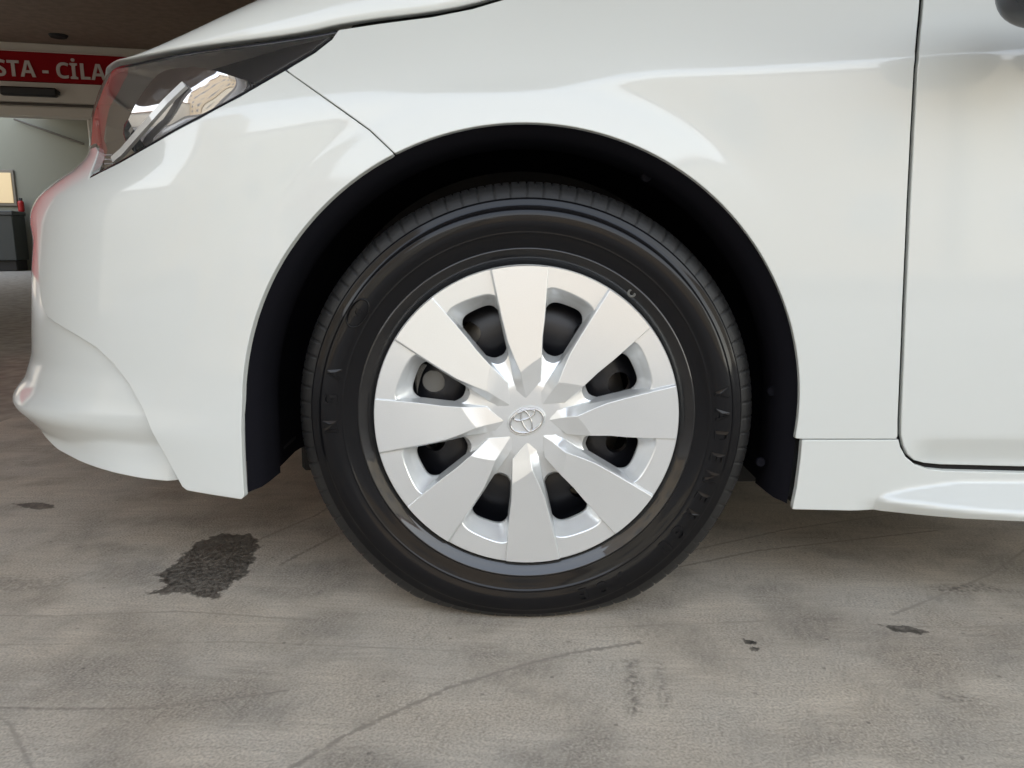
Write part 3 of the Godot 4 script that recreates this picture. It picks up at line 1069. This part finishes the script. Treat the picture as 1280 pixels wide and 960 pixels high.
func spoke_n(rows: Array, i: int, j: int, face: int) -> Vector3:
	var f := 0                         # which flat face the normal belongs to; -1, -2: halfway round an edge
	if face == 0 or (face == 1 and j == 1): f = 0
	elif j == 2: f = -1
	elif face >= 3 and face <= 8: f = 5
	elif j == 3 or j == 9: f = 5
	elif j == 10: f = -2
	elif face == 11 or j == 11 or j == 12: f = 11
	else: f = 13
	var i0: int = max(i - 1, 0)
	var i1: int = min(i + 1, rows.size() - 1)
	# the kink towards the hub stays crisp
	if i <= 6: i1 = min(i1, 6)
	if i >= 7: i0 = max(i0, 7)
	if i == i0 and i == i1: i0 = i - 1
	var fn := func(k): return (rows[i1][k] - rows[i0][k]).cross(rows[i][k + 1] - rows[i][k]).normalized()
	var n: Vector3
	if f == -1: n = (fn.call(0) + fn.call(5)).normalized()
	elif f == -2: n = (fn.call(5) + fn.call(11)).normalized()
	else: n = fn.call(f)
	var flip: Vector3 = Vector3(0, 0, 1)
	if f == 0: flip = Vector3(0, -1, 0.3)
	if f == 13: flip = Vector3(0, 1, 0.3)
	return n if n.dot(flip) > 0.0 else -n

func ellipse_ring(a: float, b: float, at: Vector2, wide: float, high: float, turn: float, z: float) -> Mesher:
	var q := Mesher.new()
	var rows := []
	for i in 64:
		var t := TAU * i / 64.0
		var c := Vector2(a * cos(t), b * sin(t)) + at
		var nd := Vector2(cos(t) / a, sin(t) / b).normalized()
		var r := []
		for k in [[-0.5, 0.0], [-0.42, 0.7], [-0.22, 1.0], [0.22, 1.0], [0.42, 0.7], [0.5, 0.0]]:
			var p: Vector2 = (c + nd * wide * k[0]).rotated(turn)
			r.append(Vector3(p.x, p.y, z + high * k[1]))
		rows.append(r)
	grid(q, rows, true)
	return q

func build_emblem(w: Node) -> void:
	var e := std(Color(0.66, 0.67, 0.68), 0.16, 0.9)
	var plate := Mesher.new()
	var turn := deg_to_rad(20.0)
	var rows := []
	for i in 64:
		var t := TAU * i / 64.0
		var r := []
		for k in [[1.06, 0.0125], [1.02, 0.0146], [0.97, 0.0148], [0.90, 0.0140], [0.0, 0.0142]]:
			var p: Vector2 = Vector2(0.0262 * cos(t), 0.0192 * sin(t)).rotated(turn) * k[0]
			r.append(Vector3(p.x, p.y, k[1]))
		rows.append(r)
	grid(plate, rows, true)
	var badge := Node3D.new()
	put("emblem_plate", plate.mesh(silver), w)
	var b := Mesher.new()
	for m in [ellipse_ring(0.0232, 0.0164, Vector2.ZERO, 0.0036, 0.0030, turn, 0.0136), ellipse_ring(0.0062, 0.0150, Vector2(0, 0.0002), 0.0030, 0.0034, turn, 0.0136), ellipse_ring(0.0150, 0.0062, Vector2(0, 0.0090), 0.0029, 0.0038, turn, 0.0136)]:
		b.v.append_array(m.v); b.n.append_array(m.n)
	put("emblem", b.mesh(e), w)
	badge.free()

# ---------------------------------------------------------------- ground
func near(p: Vector2, poly: PackedVector2Array) -> float:   # signed distance to a closed outline, inside negative
	var d := 1e9
	for i in poly.size():
		d = min(d, p.distance_to(Geometry2D.get_closest_point_to_segment(p, poly[i], poly[(i + 1) % poly.size()])))
	return -d if Geometry2D.is_point_in_polygon(p, poly) else d

func build_floor() -> void:
	var X0 := -1.6; var Z0 := -1.6; var WX := 3.0; var WZ := 2.4
	var W := 2048; var H := 1640
	var tone := PackedFloat32Array(); tone.resize(W * H)
	var wet := PackedFloat32Array(); wet.resize(W * H)
	var hgt := PackedFloat32Array(); hgt.resize(W * H)
	var hue := PackedFloat32Array(); hue.resize(W * H)
	var blotch := noise(2.2, 4, 11)
	var mid := noise(9.0, 4, 12)
	var streak := noise(1.0, 3, 13)
	var scratch := noise(1.0, 2, 14)
	var fine := noise(230.0, 2, 15)
	var smudge := noise(3.4, 5, 16)
	for j in H:
		var z := Z0 + WZ * (j + 0.5) / H
		for i in W:
			var x := X0 + WX * (i + 0.5) / W
			var wv := 0.010 * mid.get_noise_2d(x * 0.5 + 7.0, z * 0.5)
			var st := streak.get_noise_2d(x * 4.0 + z * 1.5, (z + wv) * 75.0 - x * 4.0)
			var sc := scratch.get_noise_2d(x * 90.0 + z * 30.0, z * 22.0 - x * 11.0)
			var fi := fine.get_noise_2d(x, z)
			var bl := blotch.get_noise_2d(x, z)
			var md := mid.get_noise_2d(x, z)
			var patch: float = clamp(md * 2.2 + 0.4, 0.0, 1.0)
			var smut: float = clamp((smudge.get_noise_2d(x, z * 1.5) + 0.10 + 0.25 * fi) * 2.6, 0.0, 1.0)
			tone[j * W + i] = 1.15 + 0.12 * bl + 0.13 * md + 0.17 * st * patch + 0.12 * sc * (1.0 - patch) + 0.42 * fi - 0.24 * smut
			hgt[j * W + i] = 0.5 + 0.12 * st * patch + 0.06 * sc + 0.26 * fi
			hue[j * W + i] = 0.03 * blotch.get_noise_2d(x * 1.7 + 9.0, z * 1.7)
	# worn trowel lines and cracks: polylines with a ragged width
	var lines := [
		[[Vector2(-0.66, 0.212), Vector2(-0.573, 0.216), Vector2(-0.46, 0.215), Vector2(-0.352, 0.193), Vector2(-0.30, 0.178)], 0.0045, 0.34],
		[[Vector2(-0.27, 0.34), Vector2(-0.202, 0.26), Vector2(-0.1, 0.173), Vector2(-0.02, 0.127), Vector2(0.067, 0.087), Vector2(0.158, 0.062)], 0.0055, 0.30],
		[[Vector2(-0.9, 0.18), Vector2(-0.7, 0.19), Vector2(-0.60, 0.245), Vector2(-0.52, 0.33)], 0.004, 0.2],
		[[Vector2(-0.95, -0.02), Vector2(-0.70, -0.015), Vector2(-0.52, -0.03), Vector2(-0.3, 0.0)], 0.003, 0.18],
		[[Vector2(-1.2, 0.05), Vector2(-0.8, 0.07), Vector2(-0.4, 0.06), Vector2(0.1, 0.10)], 0.0025, 0.12],
		[[Vector2(-0.42, -0.2), Vector2(-0.34, -0.36), Vector2(-0.24, -0.62), Vector2(-0.15, -0.95)], 0.006, 0.30],
		[[Vector2(-0.50, -0.3), Vector2(-0.42, -0.44), Vector2(-0.33, -0.72), Vector2(-0.24, -1.0)], 0.005, 0.25],
		[[Vector2(0.2, -0.16), Vector2(0.42, -0.26), Vector2(0.8, -0.36)], 0.004, 0.3],
		[[Vector2(0.22, -0.22), Vector2(0.5, -0.36), Vector2(0.9, -0.50)], 0.004, 0.25],
		[[Vector2(0.55, -0.02), Vector2(0.78, -0.16), Vector2(0.95, -0.30)], 0.004, 0.2],
		[[Vector2(0.10, 0.02), Vector2(0.35, 0.0), Vector2(0.62, 0.02), Vector2(0.9, 0.0)], 0.0025, 0.14]]
	var rag := noise(28.0, 4, 21)
	var rag2 := noise(90.0, 3, 22)
	for l in lines:
		var pts: Array = l[0]
		for k in pts.size() - 1:
			var a: Vector2 = pts[k]
			var b: Vector2 = pts[k + 1]
			var lo := a.min(b) - Vector2(0.03, 0.03)
			var hi := a.max(b) + Vector2(0.03, 0.03)
			for j in range(max(0, int((lo.y - Z0) / WZ * H)), min(H, int((hi.y - Z0) / WZ * H))):
				for i in range(max(0, int((lo.x - X0) / WX * W)), min(W, int((hi.x - X0) / WX * W))):
					var p := Vector2(X0 + WX * (i + 0.5) / W, Z0 + WZ * (j + 0.5) / H)
					var g := rag.get_noise_2d(p.x, p.y)
					var g2 := rag2.get_noise_2d(p.x, p.y)
					var d := p.distance_to(Geometry2D.get_closest_point_to_segment(p, a, b)) + g * 0.006
					var wd: float = l[1] * (0.75 + 1.5 * g + 0.9 * g2)
					if d < wd:
						var e: float = l[2] * clamp((wd - d) / 0.003, 0.0, 1.0)
						tone[j * W + i] = min(tone[j * W + i], (1.0 - e) * (1.0 + 0.15 * g2))
						hgt[j * W + i] -= 0.35 * e
	# wet and oily stains, with ragged outlines: outline, depth of stain, shine
	var stains := [
		[[Vector2(-0.604, -0.078), Vector2(-0.585, -0.120), Vector2(-0.615, -0.155), Vector2(-0.606, -0.21), Vector2(-0.607, -0.30), Vector2(-0.575, -0.345), Vector2(-0.52, -0.345), Vector2(-0.485, -0.30), Vector2(-0.470, -0.22), Vector2(-0.462, -0.15), Vector2(-0.478, -0.10), Vector2(-0.480, -0.07), Vector2(-0.520, -0.075), Vector2(-0.545, -0.095)], 0.74, 0.9],
		[[Vector2(-1.080, -0.512), Vector2(-1.035, -0.524), Vector2(-0.99, -0.51), Vector2(-0.975, -0.487), Vector2(-1.015, -0.478), Vector2(-1.05, -0.49)], 0.66, 0.6],
		[[Vector2(0.515, 0.012), Vector2(0.548, 0.014), Vector2(0.578, 0.034), Vector2(0.560, 0.042), Vector2(0.524, 0.032)], 0.70, 0.5],
		[[Vector2(0.305, 0.052), Vector2(0.323, 0.058), Vector2(0.321, 0.068), Vector2(0.306, 0.066)], 0.85, 0.3],
		[[Vector2(0.311, 0.074), Vector2(0.317, 0.076), Vector2(0.315, 0.082), Vector2(0.309, 0.080)], 0.8, 0.2],
		[[Vector2(0.326, 0.108), Vector2(0.340, 0.115), Vector2(0.342, 0.130), Vector2(0.327, 0.124)], 0.35, 0.0],
		[[Vector2(0.495, 0.178), Vector2(0.54, 0.165), Vector2(0.56, 0.20), Vector2(0.525, 0.225), Vector2(0.49, 0.20)], 0.32, 0.0],
		[[Vector2(0.20, -0.05), Vector2(0.25, -0.055), Vector2(0.245, -0.035), Vector2(0.205, -0.03)], 0.3, 0.0],
		[[Vector2(0.40, -0.015), Vector2(0.46, -0.02), Vector2(0.50, 0.0), Vector2(0.43, 0.012)], 0.25, 0.0],
		[[Vector2(-0.33, 0.06), Vector2(-0.295, 0.05), Vector2(-0.285, 0.075), Vector2(-0.32, 0.085)], 0.25, 0.0],
		[[Vector2(-1.0, -0.12), Vector2(-0.86, -0.17), Vector2(-0.70, -0.18), Vector2(-0.74, -0.10), Vector2(-0.92, -0.06)], 0.16, 0.0],
		[[Vector2(-0.90, 0.02), Vector2(-0.80, -0.0), Vector2(-0.78, 0.05), Vector2(-0.88, 0.06)], 0.2, 0.0],
		[[Vector2(0.14, 0.0), Vector2(0.21, 0.0), Vector2(0.20, 0.06), Vector2(0.15, 0.07)], 0.14, 0.0],
		[[Vector2(0.125, 0.10), Vector2(0.155, 0.10), Vector2(0.135, 0.24), Vector2(0.11, 0.24)], 0.55, 0.0],
		[[Vector2(0.165, 0.11), Vector2(0.185, 0.11), Vector2(0.175, 0.22), Vector2(0.152, 0.22)], 0.50, 0.0],
		[[Vector2(0.62, -0.12), Vector2(0.75, -0.14), Vector2(0.80, -0.09), Vector2(0.66, -0.08)], 0.35, 0.0]]
	for s in stains:
		var poly := PackedVector2Array(s[0])
		var lo := poly[0]; var hi := poly[0]
		for p in poly:
			lo = lo.min(p); hi = hi.max(p)
		lo -= Vector2(0.03, 0.03); hi += Vector2(0.03, 0.03)
		var size: float = min(hi.x - lo.x, hi.y - lo.y) - 0.06
		for j in range(max(0, int((lo.y - Z0) / WZ * H)), min(H, int((hi.y - Z0) / WZ * H))):
			for i in range(max(0, int((lo.x - X0) / WX * W)), min(W, int((hi.x - X0) / WX * W))):
				var p := Vector2(X0 + WX * (i + 0.5) / W, Z0 + WZ * (j + 0.5) / H)
				var g := rag.get_noise_2d(p.x, p.y)
				var g2 := rag2.get_noise_2d(p.x, p.y)
				var d: float = near(p, poly) + (g * 0.012 + g2 * 0.007) * clamp(size / 0.12, 0.55, 1.0)
				var edge: float = 0.005 * clamp(size / 0.12, 0.2, 1.0) if s[2] > 0.0 else 0.018
				if d < 0.0:
					var e: float = clamp(-d / edge, 0.0, 1.0) * (1.0 if s[2] > 0.0 else clamp(0.65 + 1.6 * g2, 0.0, 1.3))
					var k: float = s[1] * clamp(1.0 + 0.35 * g2 + 0.2 * g, 0.6, 1.15)
					tone[j * W + i] *= 1.0 - e * k
					wet[j * W + i] = max(wet[j * W + i], e * s[2] * clamp(0.8 + g2 * 1.5, 0.3, 1.0))
	# crumbs of grit
	var rng := RandomNumberGenerator.new()
	rng.seed = 5
	for k in 5200:
		var ci := rng.randi_range(3, W - 4)
		var cj := rng.randi_range(3, H - 4)
		var dark := rng.randf() < 0.6
		var rad := 1 if rng.randf() < 0.10 else 0
		for dj in range(-rad, rad + 1):
			for di in range(-rad, rad + 1):
				tone[(cj + dj) * W + ci + di] *= (0.62 if dark else 1.2)
	var alb := PackedByteArray(); alb.resize(W * H * 3)
	var rgh := PackedByteArray(); rgh.resize(W * H)
	var bmp := PackedByteArray(); bmp.resize(W * H)
	for k in W * H:
		var t := tone[k]
		var base := Vector3(0.430 * (1.0 + hue[k]), 0.378, 0.305 * (1.0 - 1.3 * hue[k])) * t
		alb[k * 3] = lin8(base.x); alb[k * 3 + 1] = lin8(base.y); alb[k * 3 + 2] = lin8(base.z)
		rgh[k] = int(255.0 * clamp(lerp(0.82 - 0.1 * (t - 1.0), 0.30, wet[k]), 0.0, 1.0))
		bmp[k] = int(255.0 * clamp(lerp(hgt[k], 0.42, wet[k] * 0.6), 0.0, 1.0))
	var m := StandardMaterial3D.new()
	m.albedo_texture = ImageTexture.create_from_image(Image.create_from_data(W, H, false, Image.FORMAT_RGB8, alb))
	m.roughness_texture = ImageTexture.create_from_image(Image.create_from_data(W, H, false, Image.FORMAT_L8, rgh))
	m.roughness = 1.0
	m.heightmap_enabled = true
	m.heightmap_texture = ImageTexture.create_from_image(Image.create_from_data(W, H, false, Image.FORMAT_L8, bmp))
	m.heightmap_scale = 0.17
	m.texture_repeat = false
	var q := Mesher.new()
	q.has_uv = true
	var cs := [Vector2(0, 0), Vector2(1, 0), Vector2(1, 1), Vector2(0, 0), Vector2(1, 1), Vector2(0, 1)]
	for c in cs:
		q.v.append(Vector3(X0 + WX * c.x, 0, Z0 + WZ * c.y)); q.n.append(Vector3.UP); q.uv.append(c)
	setting("concrete_floor", q.mesh(m))
	# the rest of the floor, out to the street
	var far := std(Color(0.300, 0.268, 0.226), 0.8)
	grain(far, 0.72, 1.0, 0.02, 0.9, 31)
	far.albedo_color = Color(0.475, 0.42, 0.345).linear_to_srgb()
	var o := Mesher.new()
	var xs := [-60.0, X0, X0 + WX, 60.0]
	var zs := [-30.0, Z0, Z0 + WZ, 60.0]
	for a in 3:
		for b in 3:
			if a == 1 and b == 1:
				continue
			o.flat([Vector3(xs[a], 0, zs[b]), Vector3(xs[a + 1], 0, zs[b]), Vector3(xs[a + 1], 0, zs[b + 1]), Vector3(xs[a], 0, zs[b + 1])], Vector3.UP)
	setting("pavement", o.mesh(far))
	var added_road := std(Color(0.055, 0.054, 0.052), 0.85)  # dark surface added out of view to cut light bounced onto the car
	var ro := Mesher.new()
	ro.flat([Vector3(-58, 0.004, 5.0), Vector3(58, 0.004, 5.0), Vector3(58, 0.004, 11.5), Vector3(-58, 0.004, 11.5)], Vector3.UP)
	setting("added_road", ro.mesh(added_road))

func lin8(x: float) -> int:
	var s: float = 1.055 * pow(max(x, 0.0), 1.0 / 2.4) - 0.055 if x > 0.0031308 else 12.92 * x
	return int(255.0 * clamp(s, 0.0, 1.0))

# ---------------------------------------------------------------- the bay, the shop behind, the street
func box_part(called: String, parent: Node, a: Vector3, b: Vector3, mat: Material, bev := 0.01) -> MeshInstance3D:
	var o := put(called, bevel_box((b - a).abs(), bev), parent, mat)
	o.position = (a + b) * 0.5
	return o

func build_place() -> void:
	var roof := std(Color(0.27, 0.20, 0.155), 0.75)
	grain(roof, 0.85, 1.0, 0.02, 0.7, 41)
	var bay := thing("canopy", "dark brown flat ceiling over the parking bay", "canopy")
	box_part("ceiling", bay, Vector3(-9.0, 3.02, -22), Vector3(9, 3.3, 2.1), roof)
	box_part("side_wall", bay, Vector3(9, 0, -22), Vector3(9.3, 3.3, 2.6), std(Color(0.42, 0.39, 0.34), 0.8))
	box_part("side_wall", bay, Vector3(-9.0, 0, -4.5), Vector3(-8.75, 3.02, 2.1), std(Color(0.40, 0.37, 0.32), 0.8))  # short wall added out of view to keep side light off the floor
	var fit := CylinderMesh.new()
	fit.top_radius = 0.11; fit.bottom_radius = 0.09; fit.height = 0.03
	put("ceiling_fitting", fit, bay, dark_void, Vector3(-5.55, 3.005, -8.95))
	# the shop at the back: its front stands at an angle, x runs along it, z towards the car
	var shop := thing("shop_building", "pale shop front with wide opening under the red sign", "shop", Vector3(-6.011, 0, -9.349))
	shop.rotation.y = deg_to_rad(14.0)
	var wall := std(Color(0.52, 0.49, 0.44), 0.7)
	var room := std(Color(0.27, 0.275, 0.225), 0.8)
	box_part("upper_wall", shop, Vector3(-6, 2.30, -0.15), Vector3(8, 3.02, 0.0), wall)
	box_part("header_beam", shop, Vector3(-6, 2.115, -0.12), Vector3(0.60, 2.255, 0.05), wall, 0.02)
	box_part("reveal", shop, Vector3(-6, 2.255, -0.14), Vector3(0.60, 2.30, -0.04), std(Color(0.10, 0.09, 0.08), 0.7))
	box_part("door_post", shop, Vector3(0.46, 0, -0.13), Vector3(0.60, 2.115, 0.04), wall, 0.02)
	box_part("wall", shop, Vector3(0.60, 0, -0.15), Vector3(8, 2.30, 0.0), wall)
	box_part("wall", shop, Vector3(-6, 0, -0.15), Vector3(-4.2, 2.115, 0.0), wall)
	# room seen through the opening
	box_part("room_wall", shop, Vector3(-6, 0, -5.7), Vector3(3, 3.0, -5.5), room)
	box_part("room_side", shop, Vector3(1.2, 0, -5.5), Vector3(1.4, 3.0, -0.15), room)
	var tube := box_part("ceiling_pipe", shop, Vector3(-0.62, -0.02, -0.02), Vector3(0.62, 0.02, 0.02), std(Color(0.12, 0.11, 0.09), 0.6), 0.01)
	tube.position = Vector3(-1.55, 2.60, -5.42)
	tube.rotation.z = deg_to_rad(-20.0)
	var win := put("room_window", bevel_box(Vector3(0.70, 0.68, 0.05), 0.01), shop, std(Color(0.22, 0.20, 0.16), 0.6), Vector3(-2.60, 1.55, -5.48))
	var lit := std(Color(0.5, 0.42, 0.28), 0.5)
	lit.emission_enabled = true
	lit.emission = Color(1.0, 0.88, 0.66)
	lit.emission_energy_multiplier = 0.10
	put("pane", bevel_box(Vector3(0.60, 0.56, 0.02), 0.004), win, lit, Vector3(0, 0, 0.03))
	# things in and on the shop
	var bench := thing("workbench", "dark workbench against the back wall below the small lit window", "workbench")
	bench.transform = shop.transform.translated_local(Vector3(-2.9, 0, -5.05))
	box_part("worktop", bench, Vector3(-1.0, 1.02, -0.35), Vector3(0.80, 1.10, 0.35), std(Color(0.05, 0.055, 0.055), 0.5))
	box_part("cabinet", bench, Vector3(-0.98, 0.20, -0.33), Vector3(0.78, 1.02, 0.32), std(Color(0.035, 0.042, 0.042), 0.5))
	box_part("plinth", bench, Vector3(-0.95, 0.0, -0.3), Vector3(0.75, 0.20, 0.26), std(Color(0.02, 0.02, 0.02), 0.7))
	var ext := thing("fire_extinguisher", "small red fire extinguisher on the back wall right of the lit window", "extinguisher")
	ext.transform = shop.transform.translated_local(Vector3(-2.16, 1.10, -5.38))
	var cyl := CapsuleMesh.new()
	cyl.radius = 0.055; cyl.height = 0.24
	put("cylinder", cyl, ext, std(Color(0.35, 0.01, 0.012), 0.4), Vector3(0, 0.10, 0))
	box_part("valve", ext, Vector3(-0.02, 0.21, -0.02), Vector3(0.03, 0.26, 0.03), black_plastic, 0.004)
	var curt := thing("black_roller_box", "long black box fitting on the wall just under the red sign", "fitting")
	curt.transform = shop.transform.translated_local(Vector3(-0.17, 2.42, 0.05))
	var bx := put("housing", bevel_box(Vector3(0.65, 0.108, 0.10), 0.02), curt, std(Color(0.008, 0.008, 0.009), 0.5))
	var knob := put("end_cap", bevel_box(Vector3(0.03, 0.05, 0.05), 0.012), curt, black_plastic, Vector3(0.338, 0.0, 0.0))
	# sign
	var sign_ := thing("shop_sign", "red sign board with white lettering PASTA - CİLA", "sign")
	sign_.transform = shop.transform
	var red := std(Color(0.22, 0.004, 0.007), 0.6)
	red.metallic_specular = 0.2
	box_part("board", sign_, Vector3(-2.6, 2.545, 0.0), Vector3(1.13, 2.90, 0.06), red, 0.006)
	var edge := std(Color(0.5, 0.42, 0.38), 0.5)
	box_part("frame", sign_, Vector3(-2.6, 2.90, 0.0), Vector3(1.14, 2.916, 0.07), edge, 0.004)
	box_part("frame", sign_, Vector3(1.13, 2.545, 0.0), Vector3(1.145, 2.90, 0.07), edge, 0.004)
	var font := SystemFont.new()
	font.font_names = PackedStringArray(["Droid Sans"])
	font.font_weight = 700
	var tm := TextMesh.new()
	tm.text = "PASTA - CİLA"
	tm.font = font
	tm.font_size = 64
	tm.pixel_size = 0.19 / (0.714 * 64.0)
	tm.depth = 0.012
	tm.horizontal_alignment = HORIZONTAL_ALIGNMENT_RIGHT
	tm.vertical_alignment = VERTICAL_ALIGNMENT_BOTTOM
	var white := std(Color(0.44, 0.40, 0.375), 0.5)
	var letters := put("lettering", tm, sign_, white)
	var bb := tm.get_aabb()
	letters.scale = Vector3(1.0, 1.0, 1.0)
	letters.position = Vector3(0.745 - bb.end.x, 2.592 - bb.position.y, 0.066)
	# red banner to the front left, mirrored in the bumper and lamp
	var ban := thing("red_banner", "red banner on a black frame standing left of the car", "banner", Vector3(-3.09, 0, -2.18))
	ban.rotation.y = deg_to_rad(53.0)
	box_part("panel", ban, Vector3(-0.6, 0.45, -0.02), Vector3(0.6, 2.5, 0.02), std(Color(0.75, 0.02, 0.03), 0.5), 0.004)
	for sx in [-1.0, 1.0]:
		box_part("leg", ban, Vector3(sx * 0.62 - 0.02, 0, -0.02), Vector3(sx * 0.62 + 0.02, 2.54, 0.02), black_plastic, 0.004)
		box_part("foot", ban, Vector3(sx * 0.62 - 0.03, 0, -0.3), Vector3(sx * 0.62 + 0.03, 0.03, 0.3), black_plastic, 0.004)
	# houses across the street, mirrored in paint and lamp
	var tones := [Color(0.36, 0.31, 0.24), Color(0.40, 0.38, 0.33), Color(0.33, 0.27, 0.20), Color(0.38, 0.34, 0.27)]
	var looks := ["beige", "pale grey", "brown", "cream"]
	var wide := [9.0, 8.0, 10.0, 9.0]
	var tall := [13.0, 6.0, 6.2, 6.4]  # first one made tall, unseen, to block sky reflections on the bumper
	var end := thing("house", "long grey house added out of view at the left to block the sky", "house", Vector3(-16.0, 0, -4.0))
	box_part("wall", end, Vector3(-5, 0, -16), Vector3(0, 5.4, 18.7), std(Color(0.40, 0.38, 0.34), 0.85))  # unseen mass added to hide bright sky from the bumper
	box_part("roof", end, Vector3(-5.2, 5.4, -16.2), Vector3(0.25, 5.6, 18.6), std(Color(0.25, 0.13, 0.09), 0.8))
	var x := -19.0
	for i in 4:
		var h := thing("house", looks[i] + " house across the street with rows of dark windows", "house", Vector3(x + wide[i] * 0.5, 0, 15.0), "houses across the street")
		box_part("wall", h, Vector3(-wide[i] * 0.5, 0, 0), Vector3(wide[i] * 0.5, tall[i], 6), std(tones[i], 0.85))
		box_part("roof", h, Vector3(-wide[i] * 0.5 - 0.1, tall[i], -0.3), Vector3(wide[i] * 0.5 + 0.05, tall[i] + 0.25, 6.2), std(Color(0.25, 0.12, 0.08), 0.8))
		for f in (5 if i == 0 else 2):
			for k in 3:
				var wx: float = lerp(-wide[i] * 0.5 + 1.5, wide[i] * 0.5 - 1.5, k / 2.0)
				var wn := box_part("window", h, Vector3(wx - 0.55, 1.0 + f * 2.2, -0.06), Vector3(wx + 0.55, 2.2 + f * 2.2, 0.04), std(Color(0.42, 0.40, 0.37), 0.5))
				put("pane", bevel_box(Vector3(0.94, 1.04, 0.03), 0.003), wn, std(Color(0.14, 0.15, 0.16), 0.15), Vector3(0, 0, -0.05))
		x += wide[i] + 0.4

func _ready() -> void:
	# camera
	var cam := Camera3D.new()
	cam.name = "camera"
	add_child(cam)
	cam.position = Vector3(-0.02, 0.548, 1.048)
	cam.rotation.x = deg_to_rad(-10.5)
	cam.fov = 53.03
	cam.near = 0.02
	cam.far = 400.0
	cam.current = true
	# sky, sun, exposure
	var sky := ProceduralSkyMaterial.new()
	sky.sky_top_color = Color(0.51, 0.56, 0.64)
	sky.sky_horizon_color = Color(0.88, 0.87, 0.82)
	sky.sky_curve = 0.30
	sky.ground_bottom_color = Color(0.30, 0.27, 0.24)
	sky.ground_horizon_color = Color(0.55, 0.55, 0.54)
	sky.sky_energy_multiplier = 1.3
	sky.sun_angle_max = 2.0
	var env := Environment.new()
	env.background_mode = Environment.BG_SKY
	env.sky = Sky.new()
	env.sky.sky_material = sky
	env.ambient_light_source = Environment.AMBIENT_SOURCE_SKY
	env.tonemap_mode = Environment.TONE_MAPPER_LINEAR
	env.tonemap_exposure = 4.6
	env.sdfgi_enabled = true
	env.ssao_enabled = true
	env.ssil_enabled = true
	var we := WorldEnvironment.new()
	we.name = "environment"
	we.environment = env
	add_child(we)
	var sun := DirectionalLight3D.new()
	sun.name = "sun"
	sun.light_color = Color(1.0, 0.94, 0.85)
	sun.light_energy = 0.6
	sun.light_angular_distance = 0.5
	sun.shadow_enabled = true
	add_child(sun)
	sun.look_at_from_position(Vector3.ZERO, Vector3(-0.35, -0.95, 0.75), Vector3.UP)
	make_materials()
	make_plan()
	build_floor()
	build_place()
	build_car()
